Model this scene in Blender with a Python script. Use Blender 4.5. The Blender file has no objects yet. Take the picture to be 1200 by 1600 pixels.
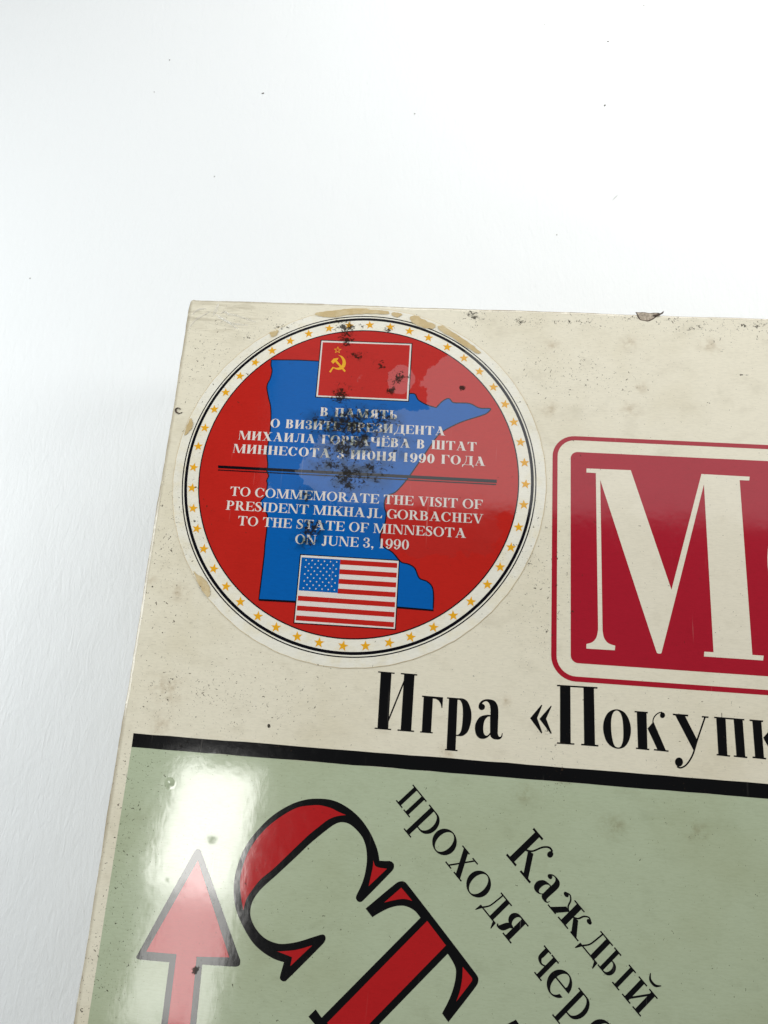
import bpy, bmesh, math, random
from mathutils import Vector, Matrix
from mathutils.geometry import delaunay_2d_cdt

S = bpy.context.scene
COL = S.collection
random.seed(7)
MM = 0.001
BOX_H = 45.0                       # mm, height of the lid top above the table

# ------------------------------------------------------------------ camera
# lid frame: origin at the lid's far left corner, x right, y away, z up (mm)
F_PX = 1049.917541272552
RM = Matrix(((0.9961119233, 0.0703133089, -0.0530761226),
             (-0.0544332891, 0.9649458117, 0.2567422783),
             (0.0692679813, -0.2528549367, 0.9650214131)))
CAM = Vector((64.52625, -92.81347925, 149.56635980))
cam = bpy.data.cameras.new('camera'); cam_o = bpy.data.objects.new('camera', cam); COL.objects.link(cam_o)
cam.sensor_fit = 'VERTICAL'; cam.sensor_height = 24.0; cam.sensor_width = 18.0
cam.lens = 24.0 * F_PX / 1600.0
cam.clip_start = 0.005; cam.clip_end = 50
mw = RM.transposed().to_4x4()
mw.translation = Vector((CAM.x, CAM.y, CAM.z + BOX_H)) * MM
cam_o.matrix_world = mw
S.camera = cam_o

# ------------------------------------------------------------------ light
S.view_settings.view_transform = 'Standard'; S.view_settings.look = 'None'
S.view_settings.exposure = 0.0; S.view_settings.gamma = 1.0; S.view_settings.use_curve_mapping = False
W = bpy.data.worlds.new('World'); S.world = W; W.use_nodes = True
bg = W.node_tree.nodes['Background']
bg.inputs[0].default_value = (0.93, 0.97, 1.0, 1); bg.inputs[1].default_value = 0.05

def area_lamp(name, centre, target, sx, sy, radiance, col=(1, 1, 1), up=(0, 1, 0)):
    """rectangular lamp, mm in the lid frame; given by the radiance it shows"""
    l = bpy.data.lights.new(name, 'AREA'); l.shape = 'RECTANGLE'
    l.size = sx * MM; l.size_y = sy * MM; l.color = col
    l.energy = radiance * math.pi * (sx * MM) * (sy * MM)
    o = bpy.data.objects.new(name, l); COL.objects.link(o)
    z = (Vector(centre) - Vector(target)).normalized()
    x = Vector(up).cross(z).normalized(); y = z.cross(x)
    m = Matrix((x, y, z)).transposed().to_4x4()
    m.translation = (Vector(centre) + Vector((0, 0, BOX_H))) * MM
    o.matrix_world = m
    return o
# the small window that glares off the film at the near left
area_lamp('window_lamp', (-277, -335, 1040), (20, -125, 0), 138, 185, 12.0, (1.0, 0.99, 0.95), up=(0.14, 1, 0))
area_lamp('window_lamp', (-290, -530, 1040), (20, -148, 0), 138, 190, 5.4, (1.0, 0.99, 0.95), up=(0.14, 1, 0))
# pale ceiling mirrored in the far right half of the lid
area_lamp('ceiling_lamp', (330, 370, 800), (330, 370, 0), 1040, 400, 0.85, (0.96, 0.98, 1.0))
# soft daylight that comes in low from the far side and the right, set close so the middle falls off darker; the left lamp is added fill
area_lamp('far_daylight_lamp', (185, 315, 160), (80, 30, -30), 480, 140, 6.2, (1.0, 0.985, 0.95))
area_lamp('left_fill_lamp', (-325, -40, 172), (-15, -70, -45), 480, 160, 7.3, (0.97, 1.0, 1.0))  # added fill that lifts the table and the lid's left side
area_lamp('right_daylight_lamp', (420, 60, 170), (120, -30, 0), 300, 140, 5.8, (1.0, 0.99, 0.97))

# ------------------------------------------------------------------ helpers
def lid_pt(u, v, z=0.0):
    """where the sight line of photo point (u, v) meets the plane z of the lid frame"""
    d = RM.transposed() @ Vector(((u - 600.0) / F_PX, -(v - 800.0) / F_PX, -1.0))
    t = (z - CAM.z) / d.z
    return (CAM.x + d.x * t, CAM.y + d.y * t)

def px(x0, y0, s=1.0):
    """tracer for a crop of the photograph that starts at (x0, y0), enlarged s times"""
    def f(pts):
        out = []
        for p in pts:
            q = lid_pt(x0 + p[0] / s, y0 + p[1] / s)
            out.append((q[0], q[1], 1) if len(p) > 2 else q)
        return out
    return f

def smooth(pts, n=6):
    """closed Catmull-Rom through pts; points with a third entry stay corners"""
    N = len(pts); out = []
    for i in range(N):
        p0, p1, p2, p3 = pts[i - 1], pts[i], pts[(i + 1) % N], pts[(i + 2) % N]
        if len(p1) > 2: p0 = p1
        if len(p2) > 2: p3 = p2
        d = math.hypot(p2[0] - p1[0], p2[1] - p1[1])
        t1 = [(p2[k] - p0[k]) / 2 for k in (0, 1)]; t2 = [(p3[k] - p1[k]) / 2 for k in (0, 1)]
        for t in (t1, t2):                      # keep tangents from overshooting on uneven spacing
            m = math.hypot(*t)
            if m > d * 1.1 and m > 0: t[0] *= d * 1.1 / m; t[1] *= d * 1.1 / m
        for k in range(n):
            s = k / n; a = 2*s**3 - 3*s**2 + 1; b = s**3 - 2*s**2 + s; c = -2*s**3 + 3*s**2; e = s**3 - s**2
            out.append(tuple(a*p1[j] + b*t1[j] + c*p2[j] + e*t2[j] for j in (0, 1)))
    return out

def open_smooth(pts, n=8):
    out = []
    N = len(pts)
    for i in range(N - 1):
        p0 = pts[max(0, i-1)]; p1 = pts[i]; p2 = pts[i+1]; p3 = pts[min(N-1, i+2)]
        for k in range(n):
            t = k / n
            out.append(tuple(0.5*((2*p1[j]) + (-p0[j]+p2[j])*t + (2*p0[j]-5*p1[j]+4*p2[j]-p3[j])*t*t + (-p0[j]+3*p1[j]-3*p2[j]+p3[j])*t**3) for j in range(len(p1))))
    out.append(tuple(pts[-1]))
    return out

def band(pts, w):
    """polygon of a stroke along pts; w a number or the third entry of every point"""
    L, R = [], []
    for i, p in enumerate(pts):
        a = pts[max(0, i-1)]; b = pts[min(len(pts)-1, i+1)]
        dx, dy = b[0]-a[0], b[1]-a[1]; m = math.hypot(dx, dy) or 1
        h = (p[2] if w is None else w) / 2
        L.append((p[0] - dy/m*h, p[1] + dx/m*h)); R.append((p[0] + dy/m*h, p[1] - dx/m*h))
    return L + R[::-1]

def ell(cx, cy, rx, ry=None, n=40):
    ry = rx if ry is None else ry
    return [(cx + rx*math.cos(2*math.pi*k/n), cy + ry*math.sin(2*math.pi*k/n)) for k in range(n)]

def rrect(x0, y0, x1, y1, r, n=10):
    out = []
    for cx, cy, a in ((x1-r, y1-r, 0), (x0+r, y1-r, 90), (x0+r, y0+r, 180), (x1-r, y0+r, 270)):
        for k in range(n+1):
            t = math.radians(a + 90*k/n); out.append((cx + r*math.cos(t), cy + r*math.sin(t)))
    return out

def rc(x0, y0, x1, y1): return [(x0, y0), (x1, y0), (x1, y1), (x0, y1)]

def clean(poly, eps):
    out = []
    for p in poly:
        p = (p[0], p[1])
        if not out or math.hypot(p[0]-out[-1][0], p[1]-out[-1][1]) > eps: out.append(p)
    while len(out) > 3 and math.hypot(out[0][0]-out[-1][0], out[0][1]-out[-1][1]) <= eps: out.pop()
    area = sum(out[i-1][0]*out[i][1] - out[i][0]*out[i-1][1] for i in range(len(out)))
    return out if area > 0 else out[::-1]      # the triangulator wants every outline anticlockwise

def csg(groups, eps=1e-4):
    """triangles of the union of (positive polygons, negative polygons) groups, one cluster of touching shapes at a time"""
    todo = []
    for gr in groups:
        P_ = [p for q in gr[0] for p in q]
        bb = [min(p[0] for p in P_), min(p[1] for p in P_), max(p[0] for p in P_), max(p[1] for p in P_)]
        new = ([gr], bb); rest = []
        for o in todo:
            b2 = o[1]; n_ = new[1]
            if b2[0] <= n_[2] and n_[0] <= b2[2] and b2[1] <= n_[3] and n_[1] <= b2[3]:
                new = (o[0] + new[0], [min(b2[0], n_[0]), min(b2[1], n_[1]), max(b2[2], n_[2]), max(b2[3], n_[3])])
            else: rest.append(o)
        todo = rest + [new]
    V, T = [], []
    for gs, bb in todo:
        cx, cy = (bb[0]+bb[2])/2, (bb[1]+bb[3])/2
        sh = [([[(p[0]-cx, p[1]-cy) for p in q] for q in a], [[(p[0]-cx, p[1]-cy) for p in q] for q in b]) for a, b in gs]
        vs, tri = csg_one(sh, eps); k = len(V)
        V += [Vector((v.x+cx, v.y+cy)) for v in vs]; T += [[i+k for i in f] for f in tri]
    return V, T

def csg_one(groups, eps):
    """groups: list of (positive polygons, negative polygons); returns the triangles of their union"""
    V, Fc, tag = [], [], []
    for g, (pos, neg) in enumerate(groups):
        for sgn, polys in ((1, pos), (-1, neg)):
            for p in polys:
                p = clean(p, eps)
                if len(p) < 3: continue
                b = len(V); V += [Vector(q) for q in p]
                Fc.append(list(range(b, b + len(p)))); tag.append((g, sgn))
    vs, _, fs, _, _, of = delaunay_2d_cdt(V, [], Fc, 1, eps * 0.1)
    tri = []
    for f, o in zip(fs, of):
        st = {}
        for k in o:
            g, sgn = tag[k]; st.setdefault(g, set()).add(sgn)
        if any(1 in s and -1 not in s for s in st.values()): tri.append(f)
    return vs, tri

def place(o, parent):
    COL.objects.link(o)
    if parent is not None: o.parent = parent
    return o

BASE = Vector((0, 0, 0))           # set below to the box's own origin
def sheet(name, layers, parent, label=None):
    """one mesh of printed shapes.  layers: (groups, z mm above the lid, material)"""
    me = bpy.data.meshes.new(name); bm = bmesh.new()
    for i, (groups, z, m) in enumerate(layers):
        me.materials.append(m)
        vs, tri = csg(groups)
        bv = [bm.verts.new(((v.x*MM) - BASE.x, (v.y*MM) - BASE.y, (BOX_H + z)*MM - BASE.z)) for v in vs]
        for f in tri:
            try: fa = bm.faces.new([bv[k] for k in f])
            except ValueError: continue
            fa.normal_update()
            if fa.normal.z < 0: fa.normal_flip()
            fa.material_index = i
        for v in bv:
            if not v.link_faces: bm.verts.remove(v)
    bm.to_mesh(me); bm.free()
    o = bpy.data.objects.new(name, me)
    if label: o['label'] = label
    return place(o, parent)

# ------------------------------------------------------------------ materials
def nodes_of(m):
    m.use_nodes = True
    nt = m.node_tree
    return nt, nt.nodes, nt.links

class G:
    """tiny node builder"""
    def __init__(s, nt): s.nt, s.n, s.l = nt, nt.nodes, nt.links
    def node(s, t, **kw):
        n = s.n.new(t)
        for k, v in kw.items(): setattr(n, k, v)
        return n
    def put(s, sock, v):
        if hasattr(v, 'is_linked') or isinstance(v, bpy.types.NodeSocket): s.l.new(v, sock)
        else: sock.default_value = v
    def math(s, op, a, b=0.0, c=None, clamp=False):
        n = s.node('ShaderNodeMath', operation=op, use_clamp=clamp)
        s.put(n.inputs[0], a); s.put(n.inputs[1], b)
        if c is not None: s.put(n.inputs[2], c)
        return n.outputs[0]
    def noise(s, vec, scale, detail=2.0, rough=0.5, dist=0.0):
        n = s.node('ShaderNodeTexNoise'); s.put(n.inputs['Vector'], vec)
        n.inputs['Scale'].default_value = scale; n.inputs['Detail'].default_value = detail
        n.inputs['Roughness'].default_value = rough; n.inputs['Distortion'].default_value = dist
        return n.outputs['Fac']
    def ramp(s, v, a, b, lo=0.0, hi=1.0):
        n = s.node('ShaderNodeMapRange', interpolation_type='SMOOTHSTEP'); s.put(n.inputs[0], v)
        n.inputs[1].default_value = a; n.inputs[2].default_value = b; n.inputs[3].default_value = lo; n.inputs[4].default_value = hi
        return n.outputs[0]
    def mapping(s, vec, scale=(1,1,1), rot=0.0):
        n = s.node('ShaderNodeMapping'); s.put(n.inputs[0], vec)
        n.inputs['Scale'].default_value = scale; n.inputs['Rotation'].default_value = (0, 0, rot)
        return n.outputs[0]
    def mix(s, f, a, b, blend='MIX'):
        n = s.node('ShaderNodeMix', data_type='RGBA', blend_type=blend); s.put(n.inputs[0], f)
        s.put(n.inputs[6], a); s.put(n.inputs[7], b)
        return n.outputs[2]
    def blob(s, xyz, x, y, rx, ry=None):
        """1 at the lid point (x, y) mm, 0 at the radius"""
        ry = ry or rx
        a = s.math('MULTIPLY', s.math('SUBTRACT', xyz[0], x*MM), 1/(rx*MM))
        b = s.math('MULTIPLY', s.math('SUBTRACT', xyz[1], y*MM), 1/(ry*MM))
        d = s.math('SQRT', s.math('ADD', s.math('MULTIPLY', a, a), s.math('MULTIPLY', b, b)))
        return s.math('SUBTRACT', 1.0, d, clamp=True)
    def maxi(s, vals):
        v = vals[0]
        for w in vals[1:]: v = s.math('MAXIMUM', v, w)
        return v

def P(u, v): return lid_pt(u, v)

# grime and film: two node groups shared by everything printed on the box, in real place coordinates
def grime_group():
    t = bpy.data.node_groups.new('grime', 'ShaderNodeTree')
    t.interface.new_socket('Color', in_out='INPUT', socket_type='NodeSocketColor')
    t.interface.new_socket('Soil', in_out='INPUT', socket_type='NodeSocketFloat')
    t.interface.new_socket('Color', in_out='OUTPUT', socket_type='NodeSocketColor')
    t.interface.new_socket('Matt', in_out='OUTPUT', socket_type='NodeSocketFloat')
    g = G(t); gi = g.node('NodeGroupInput'); go = g.node('NodeGroupOutput')
    pos = g.node('ShaderNodeNewGeometry').outputs['Position']
    sep = g.node('ShaderNodeSeparateXYZ'); g.l.new(pos, sep.inputs[0]); xyz = sep.outputs
    c = gi.outputs['Color']
    # uneven yellowing and faint grey rubbing
    y1 = g.ramp(g.noise(pos, 38, 4, 0.6), 0.45, 0.75)
    c = g.mix(g.math('MULTIPLY', g.math('MULTIPLY', y1, 0.22), gi.outputs['Soil']), c, (0.60, 0.54, 0.36, 1), 'MULTIPLY')
    y2 = g.ramp(g.noise(g.mapping(pos, (1, 1.6, 1)), 150, 5, 0.65), 0.5, 0.8)
    c = g.mix(g.math('MULTIPLY', g.math('MULTIPLY', y2, 0.20), gi.outputs['Soil']), c, (0.42, 0.38, 0.30, 1), 'MULTIPLY')
    fib = g.noise(g.mapping(pos, (1, 5, 1)), 900, 3, 0.6)
    c = g.mix(g.math('MULTIPLY', g.ramp(fib, 0.35, 0.75), 0.17), c, (0.5, 0.5, 0.47, 1), 'MULTIPLY')
    # light scuffs, in two directions
    for ang, cut in ((0.5, 0.70), (-0.35, 0.715)):
        sf = g.ramp(g.noise(g.mapping(pos, (1, 0.03, 1), ang), 1300, 2, 0.5), cut, cut + 0.05)
        sf = g.math('MULTIPLY', sf, g.ramp(g.noise(pos, 60 if ang > 0 else 47, 3, 0.5), 0.5, 0.68))
        c = g.mix(g.math('MULTIPLY', sf, 0.12), c, (0.70, 0.66, 0.58, 1))
    # grey creasing of the far left corner
    q = P(345, 492)
    cw = g.ramp(g.noise(g.mapping(pos, (0.3, 1.7, 1), 0.42), 380, 3, 0.6, 0.6), 0.48, 0.62)
    c = g.mix(g.math('MULTIPLY', g.math('MULTIPLY', cw, g.ramp(g.blob(xyz, q[0], q[1], 14, 7), 0.0, 0.6)), 0.38), c, (0.50, 0.46, 0.40, 1), 'MULTIPLY')
    # soft brown stains with a dark heart
    st = []
    for u, v, r in ((262, 1075, 7), (278, 925, 4.5), (250, 1130, 5), (862, 540, 3.4), (983, 537, 4), (1108, 540, 4.4), (985, 640, 4), (860, 640, 4), (1000, 605, 3), (700, 1180, 4), (790, 1095, 2.5), (255, 690, 3), (232, 905, 3), (880, 1220, 2.5), (820, 1240, 4), (960, 1290, 5), (1090, 1300, 4)):
        q = P(u, v); st.append(g.blob(xyz, q[0], q[1], r, r*0.8))
    sv = g.math('MULTIPLY', g.math('POWER', g.maxi(st), 1.6), g.ramp(g.noise(pos, 420, 4, 0.7), 0.35, 0.7))
    c = g.mix(g.math('MULTIPLY', sv, 0.55), c, (0.40, 0.27, 0.13, 1), 'MULTIPLY')
    # peppered specks, thick along the far edge and here and there
    dens = []
    for u, v, rx, ry in ((1010, 500, 60, 6.5), (1130, 508, 34, 8), (820, 500, 30, 4), (740, 493, 10, 8), (745, 515, 6, 7), (262, 1075, 20, 20), (190, 1330, 9, 50), (205, 1190, 14, 10), (866, 1160, 6, 8), (866, 1225, 5, 5), (330, 560, 22, 22), (430, 505, 16, 6), (140, 1500, 8, 18), (320, 1080, 40, 16), (900, 585, 26, 14), (270, 860, 14, 30), (845, 900, 12, 30)):
        q = P(u, v); dens.append(g.blob(xyz, q[0], q[1], rx, ry))
    dn = g.math('MULTIPLY', g.maxi(dens), 0.085)
    dn = g.math('ADD', dn, g.math('MULTIPLY', g.ramp(g.noise(pos, 40, 3), 0.48, 0.75), 0.024))
    v1 = g.noise(pos, 1500, 2, 0.6, 0.8); v2 = g.noise(g.mapping(pos, (1, 0.8, 1), 0.7), 3300, 1, 0.5)
    s1 = g.ramp(g.math('ADD', v1, dn), 0.745, 0.765); s2 = g.ramp(g.math('ADD', v2, g.math('MULTIPLY', dn, 0.8)), 0.755, 0.80)
    c = g.mix(g.math('MULTIPLY', g.math('MAXIMUM', s1, g.math('MULTIPLY', s2, 0.7)), 0.92), c, (0.030, 0.020, 0.013, 1))
    # mould creeping over the round sticker
    mo, halo = [], []
    for u, v, rx, ry, k in ((545, 665, 15, 8, 1), (540, 700, 11, 6, .9), (560, 690, 9, 8, .9), (600, 655, 7, 5, .8), (520, 725, 9, 6, .8), (547, 745, 7, 6, 1), (575, 735, 10, 8, .75), (538, 512, 5.5, 4, 1), (542, 530, 4, 5, .95), (534, 617, 4, 4.5, 1), (556, 556, 4, 3, .7), (622, 592, 4.5, 4, .85), (594, 573, 3, 2.6, .8), (488, 828, 5, 4.5, .9), (481, 845, 6, 4, .75), (610, 610, 2.2, 2.2, .9), (562, 510, 3, 3, .7), (505, 660, 8, 6, .7), (612, 515, 3, 2, .8), (722, 607, 1.1, 1.1, 1.5), (626, 700, 6, 7, .55), (480, 775, 6, 6, .5), (305, 1516, 1.2, 1.2, 1.6), (420, 1134, .5, .6, 1.8), (900, 503, 12, 1.4, .5), (1100, 514, 15, 2, .55), (1190, 508, 8, 2, .6), (1165, 586, 4.5, .3, .75), (985, 497, 4, 1.6, .7), (1050, 500, 5, 2, .6), (738, 492, 5, 3, .75), (820, 502, 8, 1.6, .6), (440, 510, 5, 2, .55), (390, 525, 5, 3, .4)):
        q = P(u, v); b = g.math('MULTIPLY', g.blob(xyz, q[0], q[1], rx, ry), k); mo.append(b)
        if rx > 4.6 and 380 < u < 640 and v > 600: halo.append(b)
    mm_ = g.maxi(mo); hh = g.maxi(halo)
    hp = g.math('MULTIPLY', g.ramp(hh, 0.08, 0.7), g.ramp(g.noise(pos, 330, 4, 0.65), 0.38, 0.6))
    c = g.mix(g.math('MULTIPLY', hp, 0.88), c, (0.24, 0.33, 0.26, 1), 'MULTIPLY')
    mn = g.noise(pos, 900, 6, 0.78, 0.5)
    mk = g.ramp(g.math('ADD', mn, g.math('MULTIPLY', mm_, 0.27)), 0.655, 0.725)
    mk = g.math('MULTIPLY', mk, g.ramp(mm_, 0.03, 0.18))
    c = g.mix(g.math('MULTIPLY', mk, 0.93), c, (0.014, 0.011, 0.007, 1))
    # rubbed, browned board edge
    ex = g.math('SUBTRACT', 1.0, g.math('MULTIPLY', g.math('ABSOLUTE', xyz[0]), 1/(1.1*MM)), clamp=True)
    ey = g.math('SUBTRACT', 1.0, g.math('MULTIPLY', g.math('ABSOLUTE', xyz[1]), 1/(0.9*MM)), clamp=True)
    ed = g.math('MULTIPLY', g.math('MAXIMUM', ex, ey), g.ramp(g.noise(pos, 260, 4, 0.7), 0.22, 0.5))
    c = g.mix(g.math('MULTIPLY', ed, 0.95), c, (0.27, 0.23, 0.18, 1), 'MULTIPLY')
    g.l.new(c, go.inputs[0])
    g.l.new(g.math('MAXIMUM', mk, g.math('MAXIMUM', ed, g.math('MULTIPLY', g.math('MAXIMUM', s1, s2), 0.9))), go.inputs[1])
    return t

def film_group():
    """height (in mm, as a float) of the loose shrink film over the lid"""
    t = bpy.data.node_groups.new('film', 'ShaderNodeTree')
    for nm in ('Height', 'Dull', 'Gap'): t.interface.new_socket(nm, in_out='OUTPUT', socket_type='NodeSocketFloat')
    g = G(t); go = g.node('NodeGroupOutput')
    pos = g.node('ShaderNodeNewGeometry').outputs['Position']
    sep = g.node('ShaderNodeSeparateXYZ'); g.l.new(pos, sep.inputs[0]); xyz = sep.outputs
    h = g.math('MULTIPLY', g.noise(pos, 24, 1.5, 0.4), 0.10)
    h = g.math('ADD', h, g.math('MULTIPLY', g.noise(pos, 140, 3, 0.55), 0.026))
    h = g.math('ADD', h, g.math('MULTIPLY', g.noise(g.mapping(pos, (1.0, 0.35, 1), 0.5), 1100, 3, 0.6), 0.0036))
    # wrinkles fanning out of the far left corner
    q = P(352, 497)
    cb = g.blob(xyz, q[0], q[1], 15, 8)
    wv = g.noise(g.mapping(pos, (0.35, 1.6, 1), 0.42), 420, 2, 0.5, 0.5)
    h = g.math('ADD', h, g.math('MULTIPLY', g.math('MULTIPLY', g.math('POWER', cb, 0.7), g.math('ABSOLUTE', g.math('SUBTRACT', wv, 0.5))), 0.42))
    q = P(266, 1224)
    h = g.math('ADD', h, g.math('MULTIPLY', g.math('POWER', g.blob(xyz, q[0], q[1], 1.3), 2.0), 0.16))
    g.l.new(h, go.inputs[0])
    # dull rubbed spots
    du = []
    for u, v, r, k in ((331, 1311, 2.0, .42), (262, 1375, 1.0, .3)):
        q = P(u, v); du.append(g.math('MULTIPLY', g.blob(xyz, q[0], q[1], r), k))
    dl = g.math('MULTIPLY', g.ramp(g.maxi(du), 0.05, 0.5), g.ramp(g.noise(pos, 600, 4, .7), .3, .6))
    dl = g.math('ADD', dl, g.math('MULTIPLY', g.ramp(g.noise(g.mapping(pos, (1, .5, 1), .5), 500, 4, .7), .45, .8), .10))
    g.l.new(dl, go.inputs[1])
    # where the film lies loose on the round sticker its reflection is stronger; elsewhere it clings
    lo = []
    for u, v, rx, ry in ((800, 690, 26, 24), (690, 720, 22, 17), (660, 800, 24, 12), (560, 735, 16, 9), (640, 690, 10, 10), (626, 592, 4, 5), (730, 600, 13, 10)):
        q = P(u, v); lo.append(g.blob(xyz, q[0], q[1], rx, ry))
    jag = g.math('ADD', g.math('MULTIPLY', g.noise(g.mapping(pos, (1, 1, 1), 0.6), 150, 6, 0.66), 0.95), g.math('MULTIPLY', g.noise(pos, 45, 2, 0.5), 0.5))
    gp = g.ramp(g.math('ADD', g.maxi(lo), jag), 0.90, 0.925)
    g.l.new(gp, go.inputs[2])
    return t
GRIME = grime_group(); FILM = film_group()

def printed(name, col, soil=1.0, rough=0.085, spec=0.80, tint=None, loose=False):
    """ink or paper under the film"""
    m = bpy.data.materials.new(name); nt, n, l = nodes_of(m); g = G(nt)
    b = n['Principled BSDF']
    gr = g.node('ShaderNodeGroup', node_tree=GRIME); gr.inputs['Color'].default_value = (*col, 1); gr.inputs['Soil'].default_value = soil
    if tint is not None:
        pos = g.node('ShaderNodeNewGeometry').outputs['Position']
        f = g.ramp(g.noise(pos, 240, 5, 0.7), 0.4, 0.72)
        l.new(g.mix(g.math('MULTIPLY', f, tint[3]), (*col, 1), (*tint[:3], 1)), gr.inputs['Color'])
    l.new(gr.outputs[0], b.inputs['Base Color'])
    fi = g.node('ShaderNodeGroup', node_tree=FILM)
    bp = g.node('ShaderNodeBump'); bp.inputs['Strength'].default_value = 1.0; bp.inputs['Distance'].default_value = MM
    l.new(fi.outputs[0], bp.inputs['Height']); l.new(bp.outputs[0], b.inputs['Normal'])
    l.new(g.math('ADD', rough, g.math('MULTIPLY', fi.outputs[1], 0.35)), b.inputs['Roughness'])
    sp = g.math('ADD', 0.22, g.math('MULTIPLY', fi.outputs[2], 1.0)) if loose else spec
    l.new(g.math('MULTIPLY', sp, g.math('SUBTRACT', 1.0, g.math('MULTIPLY', gr.outputs[1], 0.85))), b.inputs['Specular IOR Level'])
    return m

CREAM = printed('cream_board', (0.74, 0.695, 0.56))
BLACK = printed('black_ink', (0.003, 0.003, 0.0035), 0.0)
GREEN = printed('pale_green_ink', (0.425, 0.485, 0.338), 0.9)
TRED = printed('crimson_ink', (0.36, 0.010, 0.024), 0.5)
LRED = printed('scarlet_ink', (0.43, 0.012, 0.014), 0.4)
LETTER_CREAM = printed('cream_lettering', (0.73, 0.685, 0.56), 0.7)
ST_PAPER = printed('sticker_paper', (0.78, 0.76, 0.67), 0.7, 0.11, tint=(0.74, 0.66, 0.44, 0.45))
ST_RED = printed('sticker_red', (0.44, 0.017, 0.012), 0.6, 0.075, loose=True)
ST_BLUE = printed('sticker_blue', (0.003, 0.098, 0.365), 0.3, 0.075, loose=True)
ST_BLACK = printed('sticker_black', (0.004, 0.004, 0.007), 0.0, 0.075, loose=True)
ST_WHITE = printed('sticker_white', (0.66, 0.61, 0.57), 0.5, 0.075, loose=True)
ST_GOLD = printed('sticker_gold', (0.72, 0.36, 0.018), 0.3, 0.075, loose=True)
TAN = printed('dried_adhesive', (0.50, 0.37, 0.17), 1.0, 0.35, tint=(0.60, 0.50, 0.30, 0.8))

def plain(name, col, rough=0.7, bump=None, alpha=None):
    m = bpy.data.materials.new(name); nt, n, l = nodes_of(m); g = G(nt); b = n['Principled BSDF']
    pos = g.node('ShaderNodeNewGeometry').outputs['Position']
    f = g.ramp(g.noise(pos, bump or 900, 4, 0.65), 0.3, 0.7)
    l.new(g.mix(f, (*[c*0.55 for c in col], 1), (*[min(1, c*1.3) for c in col], 1)), b.inputs['Base Color'])
    b.inputs['Roughness'].default_value = rough
    bp = g.node('ShaderNodeBump'); bp.inputs['Distance'].default_value = 0.0002; bp.inputs['Strength'].default_value = 0.8
    l.new(g.noise(pos, (bump or 900)*1.7, 4, 0.6), bp.inputs['Height']); l.new(bp.outputs[0], b.inputs['Normal'])
    return m
TORN = plain('torn_grey_board', (0.40, 0.34, 0.27), 0.9, 1400)
TORN_DARK = plain('soiled_torn_board', (0.09, 0.065, 0.045), 0.9, 1400)
LINT = plain('dark_lint', (0.17, 0.16, 0.15), 0.8, 2500)
BROWN = plain('brown_scab', (0.07, 0.045, 0.03), 0.8, 2500)

# ------------------------------------------------------------------ the table
def make_table():
    me = bpy.data.meshes.new('table_surface'); bm = bmesh.new()
    r = 1.3
    vs = [bm.verts.new(p) for p in ((-r, -r, 0), (r, -r, 0), (r, r, 0), (-r, r, 0))]
    top = bm.faces.new(vs)
    ex = bmesh.ops.extrude_face_region(bm, geom=[top])
    for v in ex['geom']:
        if isinstance(v, bmesh.types.BMVert): v.co.z = -0.03
    bmesh.ops.recalc_face_normals(bm, faces=bm.faces)
    bm.to_mesh(me); bm.free()
    m = bpy.data.materials.new('white_textured_paper'); nt, n, l = nodes_of(m); g = G(nt); b = n['Principled BSDF']
    pos = g.node('ShaderNodeNewGeometry').outputs['Position']
    b.inputs['Base Color'].default_value = (0.735, 0.758, 0.77, 1); b.inputs['Roughness'].default_value = 0.55
    b.inputs['Specular IOR Level'].default_value = 0.35
    # fine leathery creases that run away from the viewer, on a slow swell
    h = g.math('MULTIPLY', g.noise(g.mapping(pos, (1.0, 0.30, 1), 0.12), 480, 4, 0.62, 0.8), 0.17)
    h = g.math('ADD', h, g.math('MULTIPLY', g.noise(g.mapping(pos, (1.0, 0.55, 1), -0.3), 1300, 3, 0.6, 0.4), 0.05))
    h = g.math('ADD', h, g.math('MULTIPLY', g.noise(pos, 22, 2, 0.5), 0.9))
    bp = g.node('ShaderNodeBump'); bp.inputs['Strength'].default_value = 1.0; bp.inputs['Distance'].default_value = MM
    l.new(h, bp.inputs['Height']); l.new(bp.outputs[0], b.inputs['Normal'])
    me.materials.append(m)
    o = bpy.data.objects.new('table_surface', me); o['kind'] = 'structure'
    return place(o, None)
make_table()

# ------------------------------------------------------------------ the box
LW, LD = 330.0, 330.0
box = bpy.data.objects.new('board_game_box', None); COL.objects.link(box)
box.empty_display_size = 0.02
BASE = Vector((LW/2*MM, -LD/2*MM, 0.0)); box.location = BASE
box['label'] = 'worn cream board game box with round sticker, crimson title and green corner square'
box['category'] = 'game box'

def worn_box(name, x0, y0, x1, y1, z0, z1, m, bev, open_up=False):
    """a card box shell with softened, slightly bruised edges (mm)"""
    me = bpy.data.meshes.new(name); bm = bmesh.new()
    bmesh.ops.create_cube(bm, size=1.0)
    for v in bm.verts:
        v.co = Vector(((x0 if v.co.x < 0 else x1), (y0 if v.co.y < 0 else y1), (z0 if v.co.z < 0 else z1)))
    bm.faces.ensure_lookup_table()
    drop = [f for f in bm.faces if (f.normal.z > .5 if open_up else f.normal.z < -.5)]
    bmesh.ops.delete(bm, geom=drop, context='FACES')
    ed = [e for e in bm.edges if len(e.link_faces) == 2]
    bmesh.ops.bevel(bm, geom=ed, offset=bev, segments=4, profile=0.5, affect='EDGES')
    for v in bm.verts: v.co = v.co*MM - BASE
    bm.to_mesh(me); bm.free()
    for p in me.polygons: p.use_smooth = False
    me.materials.append(m)
    return place(bpy.data.objects.new(name, me), box)

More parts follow.
